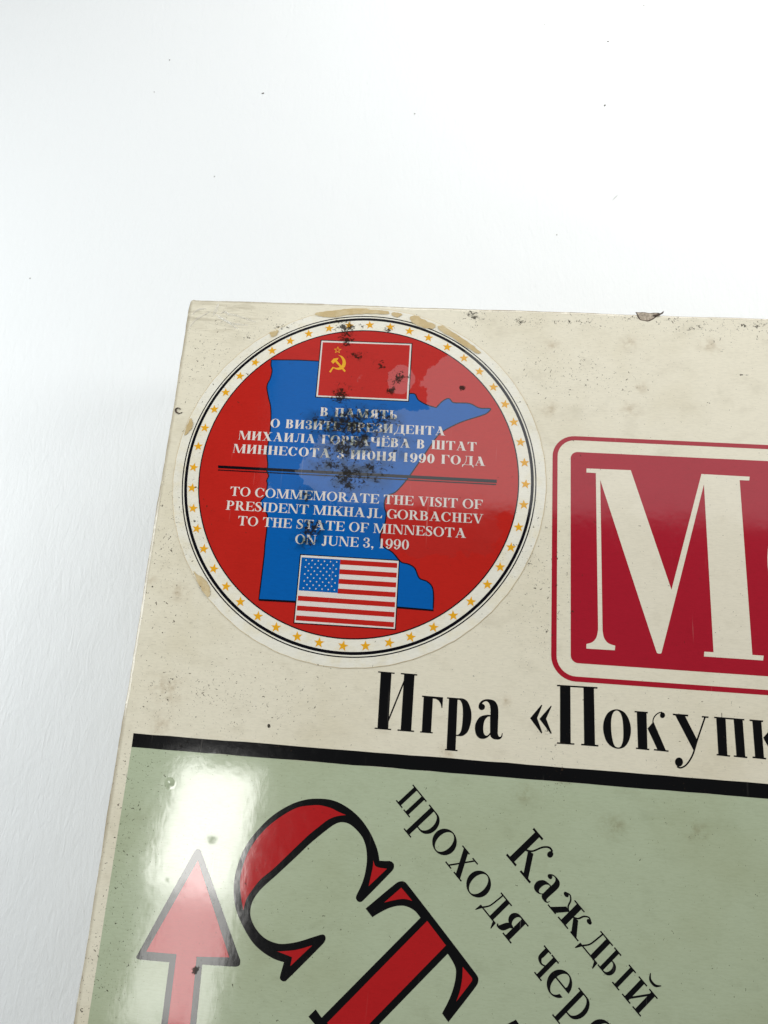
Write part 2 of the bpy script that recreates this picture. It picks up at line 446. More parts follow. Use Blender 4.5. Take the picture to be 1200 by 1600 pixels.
def make_lid():
    """lid top with an outline that wanders a little like handled card, plus its four walls"""
    me = bpy.data.meshes.new('lid'); bm = bmesh.new()
    # outline, clockwise from the far left corner; the corner itself is blunted
    rim = []
    def side(ax, ay, bx, by, n, amp):
        for k in range(n):
            t = k / n; x = ax + (bx-ax)*t; y = ay + (by-ay)*t
            L = math.hypot(bx-ax, by-ay); nx, ny = (by-ay)/L, -(bx-ax)/L
            d = t*L
            w = amp*(math.sin(d*0.11+ax)*0.5 + math.sin(d*0.37+ay)*0.3 + math.sin(d*1.3)*0.16 + random.uniform(-.12, .12))
            rim.append((x + nx*w, y + ny*w))
    side(0.1, -LD+0.2, 0.0, -1.1, 160, 0.16)
    rim += [(0.12, -0.7), (0.45, -0.18), (1.0, 0.02)]
    side(1.4, 0.0, LW-1, 0, 160, 0.14)
    side(LW, -1, LW, -LD+1, 40, 0.1)
    side(LW-1, -LD, 1, -LD, 40, 0.1)
    N = len(rim); cx, cy = LW/2, -LD/2
    rings = []
    def ring(ins, z):
        out = []
        for i, (x, y) in enumerate(rim):
            a, b = rim[i-1], rim[(i+1) % N]
            dx, dy = b[0]-a[0], b[1]-a[1]; m = math.hypot(dx, dy) or 1
            out.append(bm.verts.new(((x + dy/m*ins)*MM - BASE.x, (y - dx/m*ins)*MM - BASE.y, (BOX_H+z)*MM)))
        rings.append(out)
    ring(0.75, 0.0); ring(0.40, -0.07); ring(0.12, -0.28); ring(0.0, -0.7); ring(0.05, -20); ring(0.1, -38)
    for A, B in zip(rings, rings[1:]):
        for i in range(N):
            j = (i+1) % N
            f = bm.faces.new((A[i], A[j], B[j], B[i])); f.smooth = True
    bm.faces.new(rings[0])
    bmesh.ops.recalc_face_normals(bm, faces=bm.faces)
    bm.to_mesh(me); bm.free(); me.materials.append(CREAM)
    return place(bpy.data.objects.new('lid', me), box)
lid = make_lid()
worn_box('bottom_tray', 2.0, -LD+2, LW-2, -2, 0.0, 30.0, CREAM, 0.5, open_up=True)

Z1, Z2, Z3 = 0.02, 0.04, 0.06
# --- pale green corner field, black bar
XL = 3.2; YT, YB = -106.02, -108.85
sheet('corner_square', [([([[(XL, YB), (XL-.1, -140), (XL, -300), (260, -300), (260, YB)]], [])], Z1, GREEN)], box)
barp = [(XL-.06, YT)] + [(XL + k*4.0, YT + random.uniform(-.06, .06)) for k in range(1, 66)] + [(268, YT), (268, YB)] + [(XL + k*4.0, YB + random.uniform(-.06, .06)) for k in range(65, 0, -1)] + [(XL+.02, YB)]
sheet('divider_bar', [([([barp], [])], Z2, BLACK)], box)

# --- title: frame, panel, letters
sheet('title_frame', [([([rrect(92.05, -88.62, 300, -32.78, 5.2)], [rrect(93.2, -87.55, 298.9, -33.8, 4.1)])], Z1, TRED)], box)
sheet('title_panel', [([([rrect(96.2, -84.75, 295.8, -36.7, 1.6)], [])], Z1, TRED)], box)
t = px(840, 660, 3.3333)
M_out = smooth(t([(255,240,1),(485,249,1),(697,872,1),(853,269,1),(1104,283,1),(1102,303,1),(1052,301,1),(1118,1211,1),(1177,1215,1),(1174,1240,1),(866,1219,1),(868,1194,1),(916,1197,1),(866,322,1),(645,1200),(632,1204),(620,1198),(326,300,1),(338,1085,1),(346,1122),(368,1150),(404,1163,1),(402,1187,1),(254,1178,1),(254,1154,1),(284,1145),(306,1120),(315,1078,1),(303,264,1),(254,261,1)]))
sheet('title_letter', [([([M_out], [])], Z2, LETTER_CREAM)], box)
oc = (138.7+20.5, -61.0)
sheet('title_letter', [([([ell(oc[0], oc[1], 20.5, 21.0, 72)], [ell(oc[0], oc[1], 9.5, 19.8, 72)])], Z2, LETTER_CREAM)], box)

# --- subtitle  Игра «Покупк
a = px(570, 1030, 4.0); b = px(860, 1060, 3.5294)
sub = []
def A(*polys): sub.append(([p for p in polys], []))
for q in ([(84,75),(187,84),(186,92),(83,83)], [(100,80),(167,86),(146,438),(79,432)], [(62,427),(165,435),(164,443),(61,435)],
          [(226,86),(328,94),(327,103),(225,94)], [(246,92),(311,98),(290,450),(224,444)], [(205,438),(308,446),(307,455),(204,447)],
          [(148,368),(243,133),(244,156),(147,394)],
          [(358,227),(489,238),(489,247),(357,236)], [(368,232),(426,238),(414,460),(356,455)], [(346,450),(425,456),(424,464),(345,458)],
          [(424,238),(489,240),(485,305),(480,306),(475,280),(462,259),(444,248),(424,246)],
          [(514,238),(590,244),(590,252),(513,246)], [(526,243),(580,248),(567,570),(511,566)], [(502,561),(580,567),(579,575),(501,569)],
          [(1104,284),(1109,289),(1077,368),(1109,457),(1104,465),(1033,369)], [(1164,289),(1168,294),(1133,372),(1168,462),(1163,468),(1091,373)]):
    A(a(q))
sub.append(([smooth(a([(578,245,1),(610,245),(640,262),(660,305),(667,350),(662,400),(645,450),(620,475),(600,481),(569,479,1)]))],
            [smooth(a([(580,254,1),(594,256),(606,275),(612,310),(612,360),(607,420),(598,455),(585,470),(570,472,1)]))]))
A_HOOK = [(712,292),(720,270),(742,254),(775,250),(810,260),(830,290),(835,330),(831,460),(836,480),(845,485),(853,478),(857,461,1),(862,463,1),(857,487),(842,501),(820,502),(800,496),(785,478),(783,400),(786,320),(780,282),(764,264),(745,266),(728,282)]
A_BOWL = [(786,348,1),(760,348),(720,360),(695,395),(688,430),(695,470),(715,493),(740,498),(765,490),(786,470,1)]
A_HOLE = [(783,358,1),(765,362),(748,385),(741,420),(742,455),(752,475),(768,475),(784,458,1)]
A(smooth(a(A_HOOK)), smooth(a(ell(731, 298, 20, 20, 16))))
sub.append(([smooth(a(A_BOWL))], [smooth(a(A_HOLE))]))
for q in ([(36,35),(260,48),(259,57),(36,43)], [(53,40),(110,43),(112,360),(53,356)], [(36,352),(132,358),(132,366),(36,360)], [(182,46),(240,50),(246,370),(186,366)], [(170,360),(265,367),(264,376),(169,369)],
          [(464,179),(537,185),(537,193),(464,187)], [(476,183),(530,188),(535,390),(483,386)], [(472,381),(546,388),(545,396),(471,389)], [(536,276),(568,238),(636,396),(590,392),(542,290)], [(571,389),(652,397),(651,405),(570,397)],
          [(674,194),(760,200),(759,210),(676,203)], [(688,203),(742,207),(810,340),(792,402)], [(835,207),(872,210),(871,218),(834,215)],
          [(903,211),(1070,224),(1069,232),(903,219)], [(914,215),(966,220),(976,425),(926,420)], [(917,416),(991,424),(990,432),(916,424)], [(1010,222),(1060,226),(1075,434),(1026,429)], [(1012,424),(1086,431),(1085,440),(1011,432)], [(943,190),(946,190),(947,217),(944,217)],
          [(1098,226),(1173,232),(1172,241),(1098,235)], [(1113,232),(1163,237),(1178,440),(1129,436)], [(1115,430),(1190,438),(1189,447),(1114,439)], [(1174,326),(1207,288),(1290,452),(1243,448),(1180,340)], [(1225,441),(1306,449),(1305,457),(1224,449)]):
    A(b(q))
A(b(band(open_smooth([(565,244),(568,222),(580,203),(598,190),(616,186)]), 6)), smooth(b(ell(618, 203, 14, 16, 16))))
A(b(band(open_smooth([(1203,294),(1206,272),(1218,252),(1236,240),(1254,236)]), 6)), smooth(b(ell(1256, 253, 14, 16, 16))))
A(b(band(open_smooth([(853,212),(830,280),(808,345),(788,412),(768,452),(745,480),(718,493),(698,486)]), 9)), smooth(b(ell(709, 461, 22, 25, 20))))
sub.append(([smooth(b([(362,170),(405,185),(432,225),(444,280),(436,335),(412,375),(378,388),(340,378),(308,345),(291,285),(296,230),(320,187)]))],
            [smooth(b([(365,177),(385,190),(397,225),(402,290),(400,340),(390,372),(375,381),(355,372),(343,340),(335,280),(336,225),(346,190)]))]))
sheet('subtitle_lettering', [(sub, Z1, BLACK)], box)

# --- arrow
t = px(100, 1100, 3.0)
arrow = sheet('arrow', [([([smooth(t([(612,690),(627,680),(642,690),(826,1200,1),(824,1222),(806,1231),(648,1221,1),(600,1700,1),(430,1700,1),(494,1210,1),(352,1197),(339,1188),(346,1172,1)]), 5)], [])], Z2, BLACK)], box)
sheet('arrow_fill', [([([t([(628,733),(775,1187),(622,1184),(572,1700),(462,1700),(528,1172),(386,1160)])], [])], Z3, LRED)], arrow)

# --- big decorated letters С Т А
t = px(360, 1230, 4.4444)
C_out = smooth(t([(1035,510,1),(1075,512),(1110,513),(1133,530),(1135,560),(1118,586),(930,778),(910,795),(890,795),(873,775),(876,750),(905,690),(930,620),(945,540),(948,480),(940,410),(915,345),(870,290),(825,255),(780,243),(740,250),(690,280),(560,385),(460,480),(320,610),(220,700),(160,780),(138,860),(150,930),(190,1000),(250,1055),(330,1085),(400,1085),(480,1070),(560,1045),(636,1022),(656,1030),(661,1055),(645,1085),(390,1340),(368,1348),(345,1330),(348,1300),(372,1215,1),(300,1190),(220,1140),(150,1070),(80,950),(35,830),(23,700),(40,580),(90,440),(170,320),(290,200),(420,120),(530,85),(640,80),(730,97),(820,145),(900,215),(965,305),(1005,390),(1025,450)]))
big_c = sheet('start_letter', [([([C_out], [])], Z2, BLACK)], box)
sheet('letter_fill', [([([smooth(t([(803,193,1),(745,168),(700,145),(620,125),(540,128),(470,140),(380,185),(270,265),(190,350),(130,440),(90,540),(68,650),(75,760),(90,855,1),(110,780),(150,715),(210,640),(300,565),(420,450),(540,335),(620,270),(680,225),(740,201)]))], []),
    ([smooth(t([(993,508,1),(1003,540),(1025,556),(1087,566,1),(960,687,1),(975,620),(988,560)]))], []),
    ([smooth(t([(326,1140,1),(450,1130),(568,1098,1),(417,1242,1),(428,1180,1),(385,1162)]))], [])], Z3, LRED)], big_c)
t = px(470, 1340, 4.0)
T_out = smooth(t([(405,318,1),(595,160),(630,147),(660,160),(1094,725),(1110,760),(1098,800),(922,1028,1),(883,973,1),(930,880),(960,790),(970,710),(955,660),(918,600,1),(322,1213,1),(420,1345,1),(375,1392,1),(48,993,1),(93,948,1),(130,1000,1),(748,375,1),(715,335),(670,308),(620,300),(560,312),(500,340),(447,372,1)]))
big_t = sheet('start_letter', [([([T_out], [])], Z2, BLACK)], box)
sheet('letter_fill', [([([t([(790,395),(907,548),(285,1185),(165,1032)])], []), ([smooth(t([(628,187,1),(697,270,1),(650,258),(600,262),(522,280,1)]))], []), ([smooth(t([(1012,683,1),(1068,750),(1068,772),(972,898,1),(995,830),(1008,760)]))], [])], Z3, LRED)], big_t)
t = px(0, 0, 1.0)
big_a = sheet('start_letter', [([([t([(806,1593),(815,1606),(740,1800),(700,1760),(760,1690),(720,1640),(655,1700),(640,1680)])], [])], Z2, BLACK)], box)
sheet('letter_fill', [([([t([(800,1612),(735,1765),(722,1752),(775,1680),(738,1634)])], [])], Z3, LRED)], big_a)

# ------------------------------------------------------------------ drawn alphabet (x right, y up, height 1)
class Face:
    def __init__(s, stem, hair, serif, stencil=0.0): s.S, s.H, s.F, s.g = stem, hair, serif, stencil
    def st(s, x, y0=0.0, y1=1.0, w=None, top=True, bot=True):
        w = s.S if w is None else w; o = [rc(x, y0, x+w, y1)]
        if bot: o.append(rc(x-s.F, y0, x+w+s.F, y0+s.H))
        if top: o.append(rc(x-s.F, y1-s.H, x+w+s.F, y1))
        return (o, [])
    def dsh(s, x, y0, y1, w, k=1.0):
        yc, ry = (y0+y1)/2, (y1-y0)/2
        def d(w, ry):
            n = 14; xs = x + w*0.35
            return [(x, yc-ry)] + [(xs + (w*0.65)*math.cos(a), yc + ry*math.sin(a)) for a in [math.radians(-90+180*i/n) for i in range(n+1)]] + [(x, yc+ry)]
        return ([d(w, ry)], [[(px_-0.001*(i == 0), py) for i, (px_, py) in enumerate(d(w-s.S*0.95*k, ry-s.H))]])
    def line(s, ax, ay, bx, by, w):          # slanted stroke of horizontal width w
        return ([[(ax, ay), (ax+w, ay), (bx+w, by), (bx, by)]], [])
    def get(s, ch):
        S, H, F = s.S, s.H, s.F; st, dsh, line = s.st, s.dsh, s.line
        T = H*0.55
        if ch in 'IІ': return S+2*F, [st(F)]
        if ch in 'BВ': return F+S+.42, [st(F), dsh(F+S*.8, .50, 1, .36), dsh(F+S*.8, 0, .50+H, .40)]
        if ch in 'PРр':
            if ch == 'р': return F+S+.56, [st(F, -.48, 1), dsh(F+S*.8, 0, 1, .56, .95)]
            return F+S+.38, [st(F), dsh(F+S*.8, .43, 1, .38)]
        if ch == 'R': return F+S+.48, [st(F), dsh(F+S*.8, .46, 1, .36), ([[(F+S+.04, .5), (F+S+.20, .5), (F+S+.46, H), (F+S+.52, H), (F+S+.52, 0), (F+S+.28, 0)]], [])]
        if ch in 'Яя':
            w = F+S+.42; x = w-F-S
            mir = lambda g: [([[(w-p[0], p[1]) for p in q] for q in g[0]], [[(w-p[0], p[1]) for p in q] for q in g[1]])]
            return w, [st(x)] + mir(dsh(F+S*.8, .43, 1, .38)) + [([band(open_smooth([(x-.02, .47, S*.5), (x-.15, .38, S*1.0), (x-.24, .14, S*1.05), (x-.36, .04, S*.4), (x-.42, .10, H)]), None)], [])]
        if ch == 'D': return F+S+.50, [st(F), dsh(F+S*.8, 0, 1, .52)]
        if ch in 'OОо0':
            w = {'0': .56}.get(ch, .78 if ch != 'о' else .86)
            return w, [([ell(w/2, .5, w/2, .52, 32)], [ell(w/2, .5, w/2-S*.98, .52-H*.9, 32)])]
        if ch in 'CСG':
            w = .72
            o = [([ell(w/2, .5, w/2, .52, 32)], [ell(w/2+.03, .5, w/2-S*.85, .52-H, 32), rc(w*.66, .24 if ch != 'G' else .05, w+.1, .70)]), ([[(w*.86, .66), (w*.93, .66), (w*.93, 1.0), (w*.86, .93)]], [])]
            if ch == 'G': o.append(([rc(w-S-.0, .06, w, .44), rc(w-S-F, .44-H, w+F, .44)], []))
            return w, o
        if ch in 'EЕЁ':
            w = F+S+.40; x = F+S
            o = [st(F), ([rc(x-.02, 1-H, w, 1), rc(x-.02, 0, w, H), rc(x-.02, .5-H/2, w-.14, .5+H/2), [(w-.12, 1-H), (w, 1-H), (w, .70)], [(w-.13, H), (w, H), (w+.03, .32)], rc(w-.17, .36, w-.14, .64)], [])]
            if ch == 'Ё': o.append(([ell(F+S*.6, 1.16, .075), ell(F+S+.25, 1.16, .075)], []))
            return w, o
        if ch == 'F': w = F+S+.38; x = F+S; return w, [st(F), ([rc(x-.02, 1-H, w, 1), rc(x-.02, .5-H/2, w-.12, .5+H/2), [(w-.12, 1-H), (w, 1-H), (w, .68)], rc(w-.15, .36, w-.12, .64)], [])]
        if ch == 'Г': w = F+S+.36; x = F+S; return w, [st(F), ([rc(x-.02, 1-H, w, 1), [(w-.14, 1-H), (w, 1-H), (w, .64)]], [])]
        if ch == 'L': w = F+S+.38; x = F+S; return w, [st(F), ([rc(x-.02, 0, w, H), [(w-.13, H), (w, H), (w+.02, .34)]], [])]
        if ch in 'TТ': w = .70; x = w/2-S/2; return w, [st(x, top=False), ([rc(0, 1-H, w, 1), [(0, 1-H), (.13, 1-H), (0, .68)], [(w-.13, 1-H), (w, 1-H), (w, .68)]], [])]
        if ch in 'HН': w = 2*S+2*F+.24; return w, [st(F), st(w-F-S), ([rc(F+S-.01, .5-H/2, w-F-S+.01, .5+H/2)], [])]
        if ch in 'Пп': w = 2*S+2*F+.24+(.08 if ch == 'п' else 0); return w, [st(F), st(w-F-S), ([rc(F+S-.01, 1-H, w-F-S+.01, 1)], [])]
        if ch in 'Ий':
            w = 2*S+2*F+.26+(.08 if ch == 'й' else 0)
            o = [st(F), st(w-F-S), ([[(F+S-.02, .10), (F+S-.02, .24), (w-F-S+.02, .90), (w-F-S+.02, .76)]], [])]
            if ch == 'й': o.append(([band(open_smooth([(w/2-.27, 1.42, H*.5), (w/2-.12, 1.24, .09), (w/2+.12, 1.24, .10), (w/2+.27, 1.42, H*.5)]), None)], []))
            return w, o
        if ch == 'N': w = .80; return w, [([rc(F, 0, F+T*1.6, 1), rc(w-F-T*1.6, 0, w-F, 1), rc(0, 0, 2*F+T*1.6, H), rc(w-2*F-T*1.6, 1-H, w, 1), rc(0, 1-H, F+S*.8, 1), [(F-.02, 1), (F+S*1.1, 1), (w-F, .0), (w-F-S*.8, 0)]], [])]
        if ch in 'MМ':
            w = .98; m = w*.47
            return w, [([rc(F, 0, F+T*1.6, 1), rc(0, 0, 2*F+T*1.6, H), rc(0, 1-H, F+S, 1), [(F, 1), (F+S*1.05, 1), (m+S*.40, 0), (m-S*.25, 0)], [(m-.02, 0), (m+T*1.7, 0), (w-F-S*.55, 1), (w-F-S*.55-T*2.2, 1)]], []), st(w-F-S)]
        if ch in 'AА':
            w = .80; ap = .40
            return w, [([[(.07, 0), (.07+T*2, 0), (ap+T, 1), (ap-T*1.2, 1)], [(w-.07-S*1.1, 0), (w-.07, 0), (ap+.06, 1), (ap-S*.75, 1)], rc(.17, .29, w-.26, .29+H), rc(0, 0, .22, H), rc(w-.36, 0, w, H)], [])]
        if ch == 'V':
            w = .78; ap = .40
            return w, [([[(.07, 1), (.07+S*1.1, 1), (ap+S*.55, 0), (ap-.05, 0)], [(w-.07-T*2, 1), (w-.07, 1), (ap+T*1.4, 0), (ap-T*.4, 0)], rc(0, 1-H, .36, 1), rc(w-.24, 1-H, w, 1)], [])]
        if ch == 'U':
            w = .78; x = F
            return w, [st(x, .3, 1, bot=False), ([band(open_smooth([(x+S/2, .36, S), (x+S*.55, .20, S), (.30, .03, S*.55), (.45, .025, H*1.2), (w-F-T*2, .14, T*2.2), (w-F-T*.8, .35, T*1.7), (w-F-T*.8, 1, T*1.7)]), None), rc(w-2*F-T*1.7, 1-H, w, 1)], [])]
        if ch in 'KКк':
            w = F+S+.54; x = F+S
            return w, [st(F), ([[(x-.02, .42), (x+.02, .36), (w-.12, 1-H), (w-.06, 1), (w-.14, 1)], [(x+.06, .50), (x+.21, .62), (w+.01, 0), (w-S*1.25, 0)], rc(w-.30, 1-H, w, 1), rc(w-.34, 0, w+.06, H)], [])]
        if ch == 'К1':
            w = F+S+.66; x = F+S
            return w, [st(F), ([[(x+.05, .50), (x+.21, .56), (w-.02, 0), (w-S*1.15, 0)], rc(w-.36, 0, w+.06, H), band(open_smooth([(x-.03, .46), (x+.14, .58), (x+.26, .84), (x+.40, .97), (x+.54, .96)]), H*.9), ell(x+.55, .875, .085, n=16)], [])]
        if ch in 'XХх':
            w = .80
            return w, [([[(.07, 1), (.07+S*1.15, 1), (w-.06, 0), (w-.06-S*1.15, 0)], [(w-.12-T*2, 1), (w-.12, 1), (.10+T*2, 0), (.10, 0)], rc(0, 1-H, .36, 1), rc(w-.28, 1-H, w-.02, 1), rc(0, 0, .28, H), rc(w-.38, 0, w, H)], [])]
        if ch == 'S':
            w = .54
            return w, [([band(open_smooth([(.47, .76, T), (.42, .92, H*1.1), (.27, .985, H*1.2), (.12, .88, S*.65), (.13, .68, S*.95), (.28, .52, S*1.15), (.42, .36, S*1.0), (.43, .16, S*.7), (.28, .015, H*1.2), (.11, .09, H*1.1), (.05, .26, T)]), None), rc(.445, .68, .49, 1.0), rc(.03, 0, .075, .34)], [])]
        if ch in '3З':
            w = .56
            return w, [([band(open_smooth([(.05, .80, H), (.14, .95, H*1.1), (.28, .985, H*1.2), (.41, .88, S*.75), (.41, .67, S*.75), (.27, .53, H), (.17, .52, H)]), None), band(open_smooth([(.17, .53, H), (.30, .50, H), (.44, .36, S*.85), (.44, .15, S*.85), (.28, .015, H*1.2), (.12, .06, H*1.2), (.05, .20, H)]), None), ell(.10, .78, .075, n=14), ell(.10, .22, .085, n=14)], [])]
        if ch == 'J': w = S+F+.26; x = w-F-S; return w, [st(x, .22, 1, bot=False), ([band(open_smooth([(x+S/2, .24, S), (x+S*.45, .06, S*.8), (x-.04, -.06, H*1.2), (x-.12, .02, S*.6)]), None), ell(x-.10, .05, .085, n=14)], [])]
        if ch == 'Ш': w = 3*S+2*F+.36; return w, [st(F), st(w/2-S/2), st(w-F-S), ([rc(F+.01, 0, w-F-.01, H)], [])]
        if ch in 'Чч':
            w = 2*S+2*F+.26; x = w-F-S
            return w, [st(x), st(F, .66, 1, bot=False), ([band(open_smooth([(F+S/2, .70, S), (F+S*.6, .54, S*.8), (F+S+.10, .44, H*1.3), (x+.02, .50, H)]), None)], [])]
        if ch in 'Ьь': return F+S+.40, [st(F), dsh(F+S*.8, 0, .56, .40)]
        if ch == 'ы': w = 2*S+4*F+.46; return w, [st(F), dsh(F+S*.8, 0, .58, .42), st(w-F-S)]
        if ch == 'Б': w = F+S+.40; return w, [st(F), dsh(F+S*.8, 0, .56, .40), ([rc(F+S-.02, 1-H, w-.02, 1), [(w-.14, 1-H), (w-.02, 1-H), (w-.02, .68)]], [])]
        if ch == 'Ю': w = F+S+.80; return w, [st(F), ([rc(F+S-.01, .5-H/2, F+S+.20, .5+H/2)], []), ([ell(w-.31, .5, .31, .52, 28)], [ell(w-.31, .5, .31-S*.9, .52-H, 28)])]
        if ch in 'Дд':
            w = .86; x = w-F-S-.04
            return w, [st(x, 0, 1, bot=False), ([rc(.02, 0, w, H), [(.02, 0), (.06, 0), (.03+.08, H), (.02, H)], band(open_smooth([(.12, .02, H*1.1), (.27, .30, H), (.32, .70, H), (.34, 1.0-H/2, H)]), None), rc(.22, 1-H, x+.02, 1), [(.02, H), (.0, -.24), (.035, -.24), (.14, 0), (.14, H)], [(w, H), (w+.02, -.24), (w-.015, -.24), (w-.12, 0), (w-.12, H)]], [])]
        if ch == 'Л':
            w = .80; x = w-F-S
            return w, [st(x), ([rc(.22, 1-H, x+.02, 1), band(open_smooth([(.08, .04, H*1.3), (.20, .10, H), (.27, .45, H), (.30, 1-H/2, H)]), None), ell(.09, .10, .09, n=14)], [])]
        if ch == '1': w = .46; x = w/2-S/2; return w, [st(x, top=False), ([[(x+.02, 1), (x+.02, .93), (x-.12, .82), (x-.12, .86), (x+.06, 1.02), (x+S, 1.02), (x+S, .9)]], [])]
        if ch == '9':
            w = .56
            return w, [([ell(w/2, .66, w/2, .36, 26)], [ell(w/2, .67, w/2-S*.92, .36-H, 26)]), ([band(open_smooth([(w-S*.5, .62, S), (w-S*.55, .36, S*.9), (w*.62, .08, S*.6), (w*.36, 0, H*1.3), (.10, .10, H)]), None), ell(.12, .14, .08, n=14)], [])]
        if ch == ',': return .22, [([ell(.10, .08, .09, n=14), [(.06, .02), (.19, .06), (.13, -.14), (.05, -.22), (.04, -.19), (.10, -.10)]], [])]
        if ch == 'е':
            w = .80
            return w, [([ell(w/2, .5, w/2, .52, 36)], [ell(w/2+.02, .5, w/2-S*.95, .52-H, 36), rc(w*.5, .26, w+.1, .52)]), ([rc(.10, .52, w-.03, .52+H*1.1), [(w-S*.9, .52), (w-.005, .52), (w-.01, .62), (w-S, .62)]], [])]
        if ch == 'а':
            f = lambda q: [((p[0]-688)/248.0, (498-p[1])/248.0 + (p[0]-775)*.0003) + ((1,) if len(p) > 2 else ()) for p in q]
            return .70, [([smooth(f(A_HOOK)), ell(.17, .815, .085, n=14)], []), ([smooth(f(A_BOWL))], [smooth(f(A_HOLE))])]
        if ch == 'ж':
            w = 1.18; x = w/2-S/2
            o = [st(x)]
            for sgn in (-1, 1):
                X = lambda v: w/2 + sgn*v
                q = [(X(.09), .50), (X(.24), .56), (X(.56), 0), (X(.56-S*1.15), 0)]
                o.append(([q, [(X(.30), 0), (X(.62), 0), (X(.62), H), (X(.30), H)], [(p[0], p[1]) for p in band(open_smooth([(X(.04), .46), (X(.20), .60), (X(.27), .84), (X(.38), .97), (X(.47), .94)]), H*.9)], ell(X(.47), .87, .085, n=14)], []))
            return w, o
        return .3, []

def affine(glyph, fx):
    return [([[fx(p) for p in q] for q in pos], [[fx(p) for p in q] for q in neg]) for pos, neg in glyph]

def typeset(text, face, bl, br, height, gap=.10, space=.36, skew=0.0):
    """text between two baseline points given in the lid frame (mm)"""
    adv = []; x = 0
    for ch in text:
        if ch == ' ': x += space; continue
        w, g = face.get(ch); adv.append((x, g)); x += w + gap
    x -= gap
    dx, dy = br[0]-bl[0], br[1]-bl[1]; L = math.hypot(dx, dy); e = (dx/L, dy/L); n = (-e[1], e[0]); sx = L / x
    out = []
    for x0, g in adv:
        fx = lambda p: (bl[0] + e[0]*(x0+p[0])*sx + n[0]*p[1]*height + e[0]*skew*p[1]*height, bl[1] + e[1]*(x0+p[0])*sx + n[1]*p[1]*height + e[1]*skew*p[1]*height)
        out += affine(g, fx)
    return out

# --- slanting rule text on the green square
RULE = Face(.185, .055, .11)
def slanted(letters, h0, hx, face):
    d = (math.sqrt(.5), -math.sqrt(.5)); u = (math.sqrt(.5), math.sqrt(.5)); out = []
    for ch, s0, s1, hgt in letters:
        w, g = face.get(ch)
        fx = lambda p: tuple(d[k]*(s0 + (s1-s0)*p[0]/w) + u[k]*(h0 + hgt*p[1]) for k in (0, 1))
        out += affine(g, fx)
    return out
def span(tr, l, r):
    q = tr([l, r]); return [(p[0]-p[1])*math.sqrt(.5) for p in q]
z = px(600, 1210, 5.0); z2 = px(770, 1280, 4.2857)
L1 = []
for ch, tr, l, r in (('п', z, (92,205), (200,335)), ('р', z, (357,233), (425,425)), ('о', z, (410,448), (536,606)), ('х', z, (478,685), (600,838)), ('о', z, (676,777), (801,937)), ('д', z, (720,1045), (840,1195)), ('я', z, (875,1178), (988,1325)),
                     ('ч', z2, (340,848), (318,1090)), ('е', z2, (385,1035), (510,1165)), ('р', z2, (572,1130), (648,1290)), ('е', z2, (640,1385), (765,1515))):
    s0, s1 = span(tr, l, r); L1.append((ch, s0, s1, 4.85))
sheet('rule_lettering', [(slanted(L1, -38.58, 4.85, RULE), Z2, BLACK)], box)
L2 = []
for ch, l, r, h in (('К1', (90,238), (240,415), 7.8), ('а', (272,440), (378,555), 4.85), ('ж', (372,580), (565,812), 4.75), ('д', (556,850), (680,985), 4.75), ('ы', (698,978), (840,1150), 4.75), ('й', (862,1173), (985,1325), 4.75)):
    s0, s1 = span(z2, l, r); L2.append((ch, s0, s1, h))
sheet('rule_lettering', [(slanted(L2, -28.40, 4.75, RULE), Z2, BLACK)], box)

# ------------------------------------------------------------------ the round sticker
SC = (46.80, -45.14); SR = 43.85
def make_sticker():
    me = bpy.data.meshes.new('sticker'); bm = bmesh.new(); n = 160
    R = [SR + 0.05*math.sin(7*k*.3) + random.uniform(-.03, .03) for k in range(n)]
    def loop(dr, z): return [bm.verts.new(((SC[0] + (R[k]+dr)*math.cos(2*math.pi*k/n))*MM - BASE.x, (SC[1] + (R[k]+dr)*1.006*math.sin(2*math.pi*k/n))*MM - BASE.y, (BOX_H+z)*MM)) for k in range(n)]
    a, b2, c = loop(0, .005), loop(0, .09), loop(-.10, .10)
    for A_, B_, mi in ((a, b2, 1), (b2, c, 1)):
        for k in range(n):
            f = bm.faces.new((A_[k], A_[(k+1) % n], B_[(k+1) % n], B_[k])); f.material_index = mi
    bm.faces.new(c)
    bmesh.ops.recalc_face_normals(bm, faces=bm.faces)
    bm.to_mesh(me); bm.free(); me.materials.append(ST_PAPER); me.materials.append(TAN)
    o = bpy.data.objects.new('sticker', me); o['label'] = 'round commemorative sticker with ring of gold stars, blue state map and two flags'
    return place(o, box)
sticker = make_sticker()
K = 1.006
def circ(r, n=140): return ell(SC[0], SC[1], r, r*K, n)
sheet('outer_ring', [([([circ(41.62)], [circ(41.36)])], .12, ST_BLACK)], sticker)
sheet('inner_ring', [([([circ(41.03)], [circ(40.36)])], .12, ST_BLACK)], sticker)
sheet('red_disc', [([([circ(37.55)], [])], .12, ST_RED), ([([circ(37.68)], [circ(37.42)])], .13, ST_BLACK)], sticker)
def star_pts(cx, cy, r, rot=90.0, inner=.42):
    return [(cx + (r if k % 2 == 0 else r*inner)*math.cos(math.radians(rot+36*k)), cy + (r if k % 2 == 0 else r*inner)*math.sin(math.radians(rot+36*k))) for k in range(10)]
star0 = None
for k in range(48):
    an = math.radians(7.5*k + random.uniform(-.25, .25)); x = SC[0] + 39.15*math.cos(an); y = SC[1] + 39.15*K*math.sin(an)
    sheet('star', [([([star_pts(x, y, 1.2, 90 + random.uniform(-8, 8))], [])], .12, ST_GOLD)], sticker)

